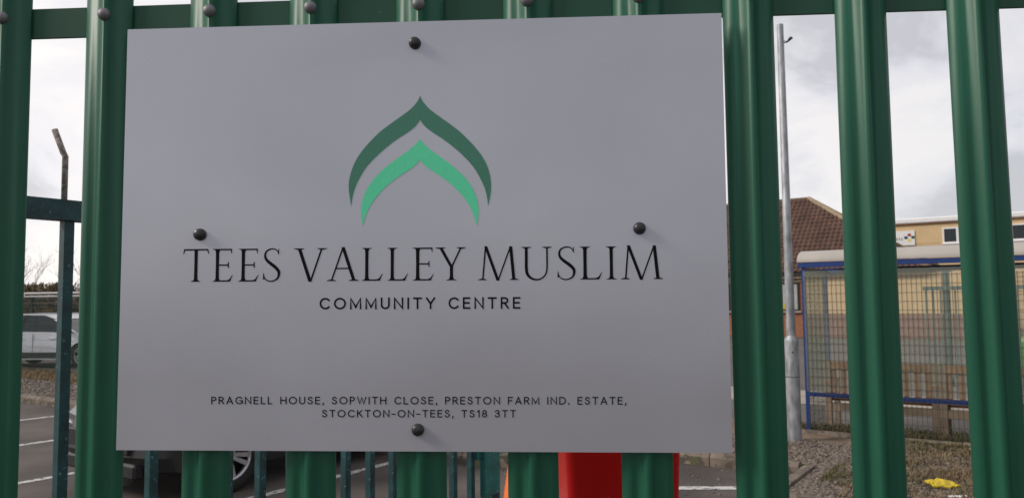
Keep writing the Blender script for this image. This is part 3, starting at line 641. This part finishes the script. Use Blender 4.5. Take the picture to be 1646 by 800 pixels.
# ------------------------------------------------------------------ cars
def make_car(name, label, loc, heading, paint, Lg=4.35, Wd=1.82, Ht=1.62, suv=True, group=None):
    c = thing(name, label, 'car', loc, heading, group)
    zb, belt = (.24, .98) if suv else (.19, .90)
    hx = Lg/2; wr = .345 if suv else .315; fx, bx = hx-.80, -hx+.84; ar = wr+.055
    def arch(cx): return [(cx+ar*math.cos(R(a)), max(zb, wr+ar*math.sin(R(a)))) for a in range(200, -21, -20)][::1]
    top_ = [(hx-.02, .52), (hx-.06, .70), (hx-.22, .82), (hx-.85, belt-.01), (hx-1.15, belt+.02), (-hx+.25, belt+.05), (-hx+.06, belt-.02), (-hx+.02, .62), (-hx, .46), (-hx+.08, zb+.06)]
    low = [(-hx+.2, zb)] + arch(bx) + arch(fx) + [(hx-.25, zb), (hx-.06, zb+.06), (hx, .42)]
    prof = top_ + low
    ks = [-1, -.965, -.85, -.5, 0, .5, .85, .965, 1]; mb = MB(); vs = []
    for k in ks:
        ak = abs(k); y = k*Wd/2
        for x, z in prof:
            e_ = 1-.075*ak**4; xx = x*e_ if abs(x) > hx*.72 else x
            if abs(x) > hx*.72: xx = math.copysign(hx*.72 + (abs(x)-hx*.72)*(1-.36*ak**5), x)
            yy = y*(1-.035*max(0, (z-.62)/.4)) if ak > .4 else y
            if ak == 1 and z > .6: z = z-.015
            vs.append((xx, yy, z))
    n = len(prof); fs = [(j*n+i, j*n+(i+1) % n, (j+1)*n+(i+1) % n, (j+1)*n+i) for j in range(len(ks)-1) for i in range(n)] + [tuple(range(n-1, -1, -1)), tuple(range((len(ks)-1)*n, len(ks)*n))]
    mb.add(vs, fs); ob = mb.build('body', [paint, m_black], c)
    for p_ in ob.data.polygons:
        if p_.center.z < (.50 if suv else .28) and len(p_.vertices) == 4: p_.material_index = 1
    # greenhouse: glass volume with painted roof and pillars
    cab = [(hx-.95, belt), (hx-1.72, Ht-.15), (hx-2.15, Ht-.03), (-hx+1.2, Ht), (-hx+.45, Ht-.06), (-hx+.18, belt+.03)]
    def cy(z): return Wd/2*(.955-.20*(z-belt)/(Ht-belt))
    mb = MB(); n = len(cab); vs = [(x, -cy(z), z) for x, z in cab] + [(x, cy(z), z) for x, z in cab]
    mb.add(vs, [(i, (i+1) % n, n+(i+1) % n, n+i) for i in range(n)] + [tuple(range(n-1, -1, -1)), tuple(range(n, 2*n))]).build('glasshouse', m_glass_d, c)
    mb = MB(); rp = cab[1:5]; t_ = .035
    vs = []
    for s in (-1, 1):
        for x, z in rp: vs.append((x, s*(cy(z)+.012), z-.055)); vs.append((x, s*(cy(z)-.05), z+.012))
    m_ = len(rp); fs = []
    for s in range(2):
        for i in range(m_-1): a = s*2*m_+i*2; fs.append((a, a+2, a+3, a+1))
    for i in range(m_-1): a = i*2+1; b2 = 2*m_+i*2+1; fs.append((a, a+2, b2+2, b2))
    mb.add(vs, fs).build('roof', paint, c)
    for s in (-1, 1):
        def pillar(x0, z0, x1, z1, w):
            return MB().add([(x0-w, s*(cy(z0)+.006), z0), (x0+w, s*(cy(z0)+.006), z0), (x1+w*.8, s*(cy(z1)+.008), z1), (x1-w*.8, s*(cy(z1)+.008), z1), (x0-w, s*(cy(z0)-.02), z0), (x0+w, s*(cy(z0)-.02), z0), (x1+w*.8, s*(cy(z1)-.02), z1), (x1-w*.8, s*(cy(z1)-.02), z1)], [(0, 1, 2, 3), (7, 6, 5, 4), (0, 4, 5, 1), (1, 5, 6, 2), (2, 6, 7, 3), (3, 7, 4, 0)])
        pillar(hx-1.0, belt, hx-1.76, Ht-.15, .045).build('pillar', paint, c)
        pillar(-.05, belt, -.12, Ht-.05, .03).build('pillar', m_glass_d, c)
        pillar(-hx+.32, belt+.02, -hx+.72, Ht-.06, .15).build('pillar', paint, c)
        for xa in (.55, -.45):
            d_ = MB().box((xa, s*(Wd/2*.985+.004), belt-.16), (.20, .035, .028), bev=.006).build('door_handle', paint, c)
        for xa in (hx-1.38, -.05, -hx+1.28): MB().box((xa, s*Wd/2*.996, .66), (.008, .01, .60)).build('door_seam', m_black, c)
        MB().box((.25, s*(Wd/2-.01), .36 if suv else .26), (Lg-2.55, .05, .16 if suv else .08)).build('sill', m_black, c)
        MB().box((hx-1.2, s*(Wd/2+.08), belt+.06), (.1, .2, .14), bev=.03).build('mirror', paint, c)
        MB().add([(hx-.10, s*.46*Wd*.95, .64), (hx-.06, s*.26*Wd, .62), (hx-.12, s*.26*Wd, .76), (hx-.42, s*.475*Wd, .80), (hx-.40, s*.485*Wd, .70)], [(0, 1, 2, 3, 4)]).build('headlight', m_lamp, c)
        MB().box((-hx+.12, s*Wd*.41, .80), (.10, .22, .16), bev=.02).build('tail_light', m_redlamp, c)
    MB().box((hx-.05, 0, .52), (.08, Wd*.62, .16), bev=.01).build('grille', m_black, c)
    MB().box((hx-.07, 0, .30), (.10, Wd*.72, .13), bev=.02).build('bumper', m_black, c)
    w0 = None
    for x in (fx, bx):
        for s in (-1, 1):
            if s == -1 or True:
                wh = bpy.data.objects.new('wheel', None); COL.objects.link(wh); wh.parent = c; wh.location = (x, s*(Wd/2-.115), wr); wh.rotation_euler.z = 0 if s == -1 else math.pi
                ty = MB().lathe([(.24, -.10), (wr-.03, -.10), (wr-.006, -.085), (wr, -.05), (wr, .05), (wr-.006, .085), (wr-.03, .10), (.235, .10), (.232, .06), (.22, .04), (.22, -.1)], 36, axis='-y').build('tyre', m_tyre, wh)
                mb = MB().lathe([(.236, .098), (.228, .103), (.214, .098), (.212, .06)], 36, axis='-y')
                for q_ in range(10):
                    a = 2*math.pi*q_/10 + (.12 if q_ % 2 else -.12); ca, sa = math.cos(a), math.sin(a); a2 = 2*math.pi*q_/10; cb, sb = math.cos(a2), math.sin(a2)
                    P = []
                    for rr, hw, yy in ((.045, .016, -.085), (.215, .022, -.098)):
                        cx_, sx_ = (cb, sb) if rr < .1 else (ca, sa)
                        for h_ in (-1, 1): P.append((rr*cx_-h_*hw*sx_, yy, rr*sx_+h_*hw*cx_))
                    P += [(p_[0], p_[1]+.025, p_[2]) for p_ in P]
                    mb.add(P, [(0, 1, 3, 2), (4, 6, 7, 5), (0, 2, 6, 4), (1, 5, 7, 3)])
                mb.lathe([(.001, .092), (.04, .09), (.055, .08), (.055, .05)], 20, axis='-y')
                mb.build('rim', m_alloy, wh)
                MB().lathe([(.001, .03), (.225, .03), (.225, .0)], 24, axis='-y').build('brake_disc', m_black, wh)
    MB().box((0, 0, zb+.12), (Lg-.7, Wd-.42, .26)).build('underbody', m_black, c)
    return c
car_h = math.atan2(-UV.y, -UV.x)
make_car('parked_car', 'dark charcoal car with multi spoke wheels parked in the bay beside the teal gate', L(4.97, -6.34, .004), car_h, m_char, Lg=4.35, Wd=1.78)
make_car('parked_car', 'silver car standing beyond the mesh fence and dry grass verge', (-14.35, 20.7, .004), R(-5), m_silver, Lg=4.5, Ht=1.50)
make_car('parked_car', 'dark grey car parked beyond the silver car', (-16.3, 24.6, .004), R(-10), m_grey, Lg=4.3, Ht=1.50, suv=False)
make_car('parked_car', 'bright lime green car parked behind the far bar railing', L(18.3, 1.9, .004), RZ+math.pi, m_lime, Lg=4.0, Ht=1.47, suv=False)

# ------------------------------------------------------------------ far bar railing seen through the shelter
fr = thing('bar_railing', 'teal bar railing with a top rail seen through the shelter', 'railing', L(16.2, -1.2), RZ)
b0 = None
for i in range(46):
    if b0 is None: b0 = MB().box((0, 0, .95), (.03, .03, 1.86)).build('bar', m_rail_far, fr, loc=(i*.125, 0, 0))
    else: copy_part(b0, fr, (i*.125, 0, 0))
for z in (1.88, .2): MB().box((2.8, 0, z), (5.7, .05, .075)).build('rail', m_rail_far, fr)
for x in (.35, 3.2): MB().box((x, .06, 1.15), (.12, .06, 2.3)).build('post', m_rail_far, fr)

# ------------------------------------------------------------------ brick building with tiled hipped roof
U1 = 34.57; ZE, ZRG = 2.78, 6.56; VA, VC = -8.75, -3.1; VL = -24.0; UD = 9.0
bh = thing('tiled_building', 'low brick building with brown tiled hipped roof beyond the shelter', 'building', L(U1, 0), RZ)      # local x = v, y = u - U1
wl = MB(); wl.box(((VL+VC-.6)/2, UD/2, ZE/2-.02), (VC-.6-VL, UD, ZE-.04)); wl.build('wall', m_brick, bh)
MB().box((-5.0, -.012, 1.87), (6.2, .02, 1.66)).build('render_panel', m_tan, bh)
MB().box((-5.0, -.011, .52), (6.2, .018, 1.0)).build('brick_plinth', m_brick2, bh)
MB().box(((VL+VC)/2, -.22, ZE+.0), (VC-VL, .12, .12)).build('gutter', m_black, bh)
MB().box(((VL+VC)/2, -.10, ZE-.13), (VC-VL-.2, .18, .12)).build('soffit', m_wood2, bh)
MB().box((-10.2, -.03, 2.5), (4.3, .05, .13)).build('lintel', m_wood2, bh)
for k, (xa, xb) in enumerate(((-9.2, -8.25), (-11.95, -10.9), (-13.6, -12.4))):
    w = MB(); z0, z1 = 1.17, 2.42
    for c_, d_ in ((((xa+xb)/2, -.03, z1-.03), (xb-xa, .08, .06)), (((xa+xb)/2, -.03, z0+.03), (xb-xa, .08, .06)), ((xa+.03, -.03, (z0+z1)/2), (.06, .079, z1-z0-.12)), ((xb-.03, -.03, (z0+z1)/2), (.06, .079, z1-z0-.12)), (((xa+xb)/2+.1, -.03, (z0+z1)/2), (.05, .077, z1-z0-.12))): w.box(c_, d_)
    wo = w.build('window', m_black, bh)
    MB().box(((xa+xb)/2, -.013, (z0+z1)/2), (xb-xa-.1, .022, z1-z0-.1)).build('pane', m_glass_l if k == 0 else m_glass_d, wo)
    MB().box(((xa+xb)/2, -.06, z0-.05), (xb-xa+.2, .14, .08)).build('sill', m_path, wo)
MB().box((-8.93, -.03, 1.36), (.12, .006, .24)).build('notice', m_yellow, bh)
MB().box((-12.0, -.03, 1.0), (.5, .05, .42)).build('panel_board', m_redlamp, bh)
# tiles: rolled courses that step over each other, main slope
rows = 19; tw = .22; sl_h, sl_d = ZRG-ZE, 4.5+.3
V_ = []; F_ = []
for j in range(rows):
    t0, t1 = j/rows, (j+1)/rows
    for i in range(int((VC-VL)/tw)):
        xa = VL+i*tw
        xh = VA+(VC-VA)*(1-(t0+t1)/2) if True else 0
        if xa+tw*.5 > xh: continue
        o_ = len(V_); K = 5
        for t, lift in ((t0, .05), (t1, .012)):
            for k in range(K):
                x = xa+tw*k/(K-1); roll = .075*math.sin(math.pi*k/(K-1))**2 if True else 0
                y = -.3+sl_d*t; z = ZE+.06+sl_h*t
                V_.append((x, y-(lift+roll)*.55, z+(lift+roll)*.83))
        for k in range(K): q = V_[o_+k]; V_.append((q[0], q[1]+.03, q[2]-.05))
        F_ += [(o_+k, o_+k+1, o_+K+k+1, o_+K+k) for k in range(K-1)] + [(o_+2*K+k, o_+2*K+k+1, o_+k+1, o_+k) for k in range(K-1)]
me = bpy.data.meshes.new('roof_tiles'); me.from_pydata(V_, [], F_); me.materials.append(m_tile); ot = bpy.data.objects.new('roof_tiles', me); COL.objects.link(ot); ot.parent = bh; stuff(ot)
A_ = (VA, 4.5, ZRG+.02); B_ = (VL, 4.5, ZRG+.02)
rf = MB().add([(VL, -.28, ZE+.02), (VC, -.28, ZE+.02), A_, B_, (VC, UD+.28, ZE+.02), (VL, UD+.28, ZE+.02)], [(0, 1, 2, 3), (1, 4, 2), (4, 5, 3, 2), (0, 3, 5), (0, 5, 4, 1)]).build('roof', m_tile, bh)
MB().tube([(VC+.02, -.32, ZE+.08), (VA, 4.5, ZRG+.10)], .12, 8).build('hip_tiles', m_hip, rf)
MB().tube([(VC+.02, UD+.3, ZE+.08), (VA, 4.5, ZRG+.10)], .12, 8).build('hip_tiles', m_hip, rf)
MB().tube([(VL, 4.5, ZRG+.08), (VA, 4.5, ZRG+.08)], .11, 8).build('ridge_tiles', m_hip, rf)

# ------------------------------------------------------------------ tan two-storey industrial unit
U2 = 46.0
ib = thing('industrial_unit', 'two storey tan clad industrial unit with white eaves and windows', 'building', L(U2, 0), RZ)
MB().box((10, 8, 2.3), (50, 16, 4.6)).build('lower_wall', m_tan2, ib)
MB().box((10, 8, 5.13), (50.02, 16.02, 1.06)).build('upper_wall', m_tan, ib)
MB().box((10, 7.95, 5.83), (50.4, 16.3, .30), bev=.06).build('eaves', m_white, ib)
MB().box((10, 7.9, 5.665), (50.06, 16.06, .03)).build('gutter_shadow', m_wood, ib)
ww = []
for xa in (-3.62, -.55, 2.5, 5.5):
    z0, z1 = 4.53, 5.38; xb = xa+1.75; w = MB(); xm = (xa+xb)/2
    for c_, d_ in (((xm, -.03, z1-.04), (xb-xa, .1, .08)), ((xm, -.03, z0+.04), (xb-xa, .1, .08)), ((xa+.04, -.03, (z0+z1)/2), (.08, .098, z1-z0-.16)), ((xb-.04, -.03, (z0+z1)/2), (.08, .098, z1-z0-.16)), ((xa+.70, -.03, (z0+z1)/2), (.12, .096, z1-z0-.16))): w.box(c_, d_)
    wo = w.build('window', m_white, ib)
    for p0_, p1_ in ((xa+.08, xa+.64), (xa+.76, xb-.08)): MB().box(((p0_+p1_)/2, -.03, (z0+z1)/2), (p1_-p0_, .02, z1-z0-.16)).build('pane', m_glass_d, wo)
    MB().box((xm, -.10, z0-.03), (xb-xa+.1, .12, .05)).build('sill', m_white, wo)
for xa in (-6.2, 0.5):
    wo = MB().box((xa+.6, -.03, 2.35), (1.3, .06, 1.15)).build('window', m_white, ib)
    MB().box((xa+.6, -.065, 2.35), (1.15, .02, 1.0)).build('pane', m_glass_l, wo)
for zz in (.9, 1.8, 2.7, 3.6): MB().box((10, -.012, zz), (50, .03, .018)).build('cladding_seam', m_wood2, ib)
for xx in (-7.6, -1.7, 7.9): MB().box((xx, -.09, 2.85), (.1, .1, 5.6), bev=.02).build('downpipe', m_white, ib)
nb = MB().box((-5.72, -.04, 4.92), (1.55, .06, .80)).build('name_board', m_paper, ib)
dot = [((.33, .02, .03), -5.20, 5.08), ((.02, .03, .12), -5.37, 4.94), ((.01, .07, .035), -5.03, 4.95), ((.7, .6, .12), -5.20, 4.80)]
for k, (cl, x, z) in enumerate(dot):
    MB().add([(x+a*.105, -.074, z+b*.105) for a, b in ((1, 0), (.5, .75), (-.5, .75), (-1, 0), (-.5, -.75), (.5, -.75))], [(0, 1, 2, 3, 4, 5)]).build('logo_diamond', mat('logo_paint_%d' % k, cl, .5, var=.05), nb)
mb = MB(); x = -6.42
for wd, ht, dz in ((.06, .20, 0), (.10, .11, 0), (.05, .18, 0), (.10, .17, -.06), (.11, .11, 0), (.11, .11, 0), (.09, .11, 0), (.1, .11, 0)):
    mb.box((x+wd/2, -.073, 4.83+ht/2+dz), (.022, .004, ht)); mb.box((x+wd/2, -.0735, 4.835), (wd, .004, .022)); mb.box((x+wd/2, -.0745, 4.93), (wd*.8, .004, .02)); x += wd+.025
mb.build('name_lettering', m_black, nb)

# ------------------------------------------------------------------ far left: mesh fence, canopy, hedge, bare trees
mf = thing('mesh_fence', 'fine green welded mesh fence along the dry grass verge', 'fence', L(8.25, -26), RZ)
for k in range(7):
    MB().box((k*2.5, .02, 1.05), (.06, .04, 2.1)).build('post', m_wireg, mf)
for k in range(6):
    mb = MB(); x0 = k*2.5+.03
    for i in range(49): mb.box((x0+.02+i*.05, 0, 1.04), (.0052, .0052, 1.92))
    for j in range(10): mb.box((x0+1.22, .005, .1+j*.2), (2.44, .005, .005))
    stuff(mb.build('mesh_panel', m_wireg, mf, fix=False))
cp = thing('canopy_shelter', 'long flat white canopy on dark posts with arched ribs beyond the cars', 'canopy', (-24.5, 28.5, 0), R(-8))
MB().box((6, 0, 2.12), (15, .5, .06)).build('roof_edge', m_white, cp); MB().box((6, 1.4, 2.26), (14, 1.8, .05)).build('roof_sheet', m_white, cp)
for k in range(11): MB().box((-.8+k*1.25, .1, 1.05), (.11, .11, 2.1)).build('post', m_black, cp)
for k in range(22): MB().tube([(-.6+k*.62+.55*math.sin(a)*.9, .6, .9+1.15*(math.cos(a))) for a in [R(q) for q in (0, 20, 40, 60, 80)]], .03, 5).build('arched_rib', m_black, cp)
MB().box((6, .1, 1.86), (14.8, .06, .06)).build('rail', m_wood2, cp)
for x, z, lb, m in ((2.1, .75, 'ochre yellow storage crate standing under the white canopy', mat('crate_ochre', (.28, .18, .05), .8)), (6.9, .8, 'dull red storage crate standing under the white canopy', mat('crate_red', (.22, .06, .05), .8))):
    q = cp.matrix_basis @ Vector((x, 2.6, 0)) if False else Vector((-24.5, 28.5, 0)) + Matrix.Rotation(R(-8), 3, 'Z') @ Vector((x, 2.4, 0))
    cr_ = thing('storage_crate', lb, 'crate', q, R(-8)); MB().box((0, 0, z), (1.3, .9, z*2), bev=.04).build('body', m, cr_)
    MB().box((0, 0, z*2+.04), (1.36, .96, .07), bev=.02).build('lid', m, cr_)
    for s in (-1, 0, 1): MB().box((s*.4, -.47, z), (.06, .05, z*1.8)).build('rib', m, cr_)
# hedge
hd = thing('hedge', 'leafless brown hedge behind the white canopy', 'hedge', (-27, 37, 0), R(-8))
V_ = []; F_ = []; rd = random.Random(9)
for i in range(30000):
    x = rd.uniform(-9, 13); hh = 2.55+.3*math.sin(x*1.3)+.2*math.sin(x*3.1+1); y = rd.gauss(0, .7); z = hh*(rd.random()**.7)
    s = rd.uniform(.07, .18); a = rd.uniform(0, 6.3); b = rd.uniform(-.5, 1.4); d = Vector((math.cos(a)*math.cos(b), math.sin(a)*math.cos(b), math.sin(b))); e_ = d.orthogonal().normalized()*s*.32; d *= s*1.6; p = Vector((x, y, z)); o_ = len(V_)
    V_ += [p-e_, p+e_, p+d+e_*.4, p+d-e_*.4]; F_.append((o_, o_+1, o_+2, o_+3))
me = bpy.data.meshes.new('foliage'); me.from_pydata([tuple(v) for v in V_], [], F_); me.materials.append(m_hedge); o = bpy.data.objects.new('foliage', me); COL.objects.link(o); o.parent = hd
mb = MB()
for k in range(14): mb.tube([(-8.5+k*1.6, 0, 0), (-8.4+k*1.6, .1, 1.8)], [.05, .02], 5)
mb.build('stems', m_bark, hd)
def bare_tree(loc, h, seed, label):
    t = thing('bare_tree', label, 'tree', loc, random.uniform(0, 6), 'bare trees behind the hedge'); rd = random.Random(seed)
    tr = MB(); cr_ = MB()
    def grow(p, d, ln, r, lv):
        pts = [p]; q = p.copy(); dd = d.copy()
        for k in range(3):
            dd = (dd+Vector((rd.uniform(-.18, .18), rd.uniform(-.18, .18), rd.uniform(.03, .26)))).normalized(); q = q+dd*ln/3; pts.append(q.copy())
        (tr if lv == 0 else cr_).tube(pts, [r, r*.85, r*.7, r*.55], 6 if lv < 2 else 3, cap=False)
        if lv >= 5: return
        for k in range(rd.choice((2, 3, 3)) if lv else 4):
            f = rd.choice((1, 2, 3)) if lv else rd.choice((2, 3)); a = rd.uniform(0, 6.3); sp = rd.uniform(.35, .85)
            side = dd.orthogonal().normalized(); side.rotate(Matrix.Rotation(a, 3, dd))
            grow(pts[f], (dd+side*sp).normalized(), ln*rd.uniform(.6, .82), r*.50, lv+1)
    grow(Vector((0, 0, 0)), Vector((0, 0, 1)), h*.32, h*.018, 0)
    tr.build('trunk', m_bark, t, fix=False); cr_.build('crown', m_twig, t, fix=False)
for k, (x, y, h, lb) in enumerate(((-31.5, 41, 4.4, 'bare leafless tree behind the hedge'), (-29.3, 40.2, 4.6, 'bare leafless tree behind the hedge'), (-27.4, 40.6, 4.9, 'bare leafless tree behind the hedge'), (-25.2, 40, 4.8, 'bare leafless tree behind the hedge'), (-23.2, 40.5, 5.2, 'bare leafless tree behind the hedge'), (-20.5, 41, 5.0, 'bare leafless tree behind the hedge'))):
    bare_tree((x, y, 0), h*1.2, 20+k, lb)
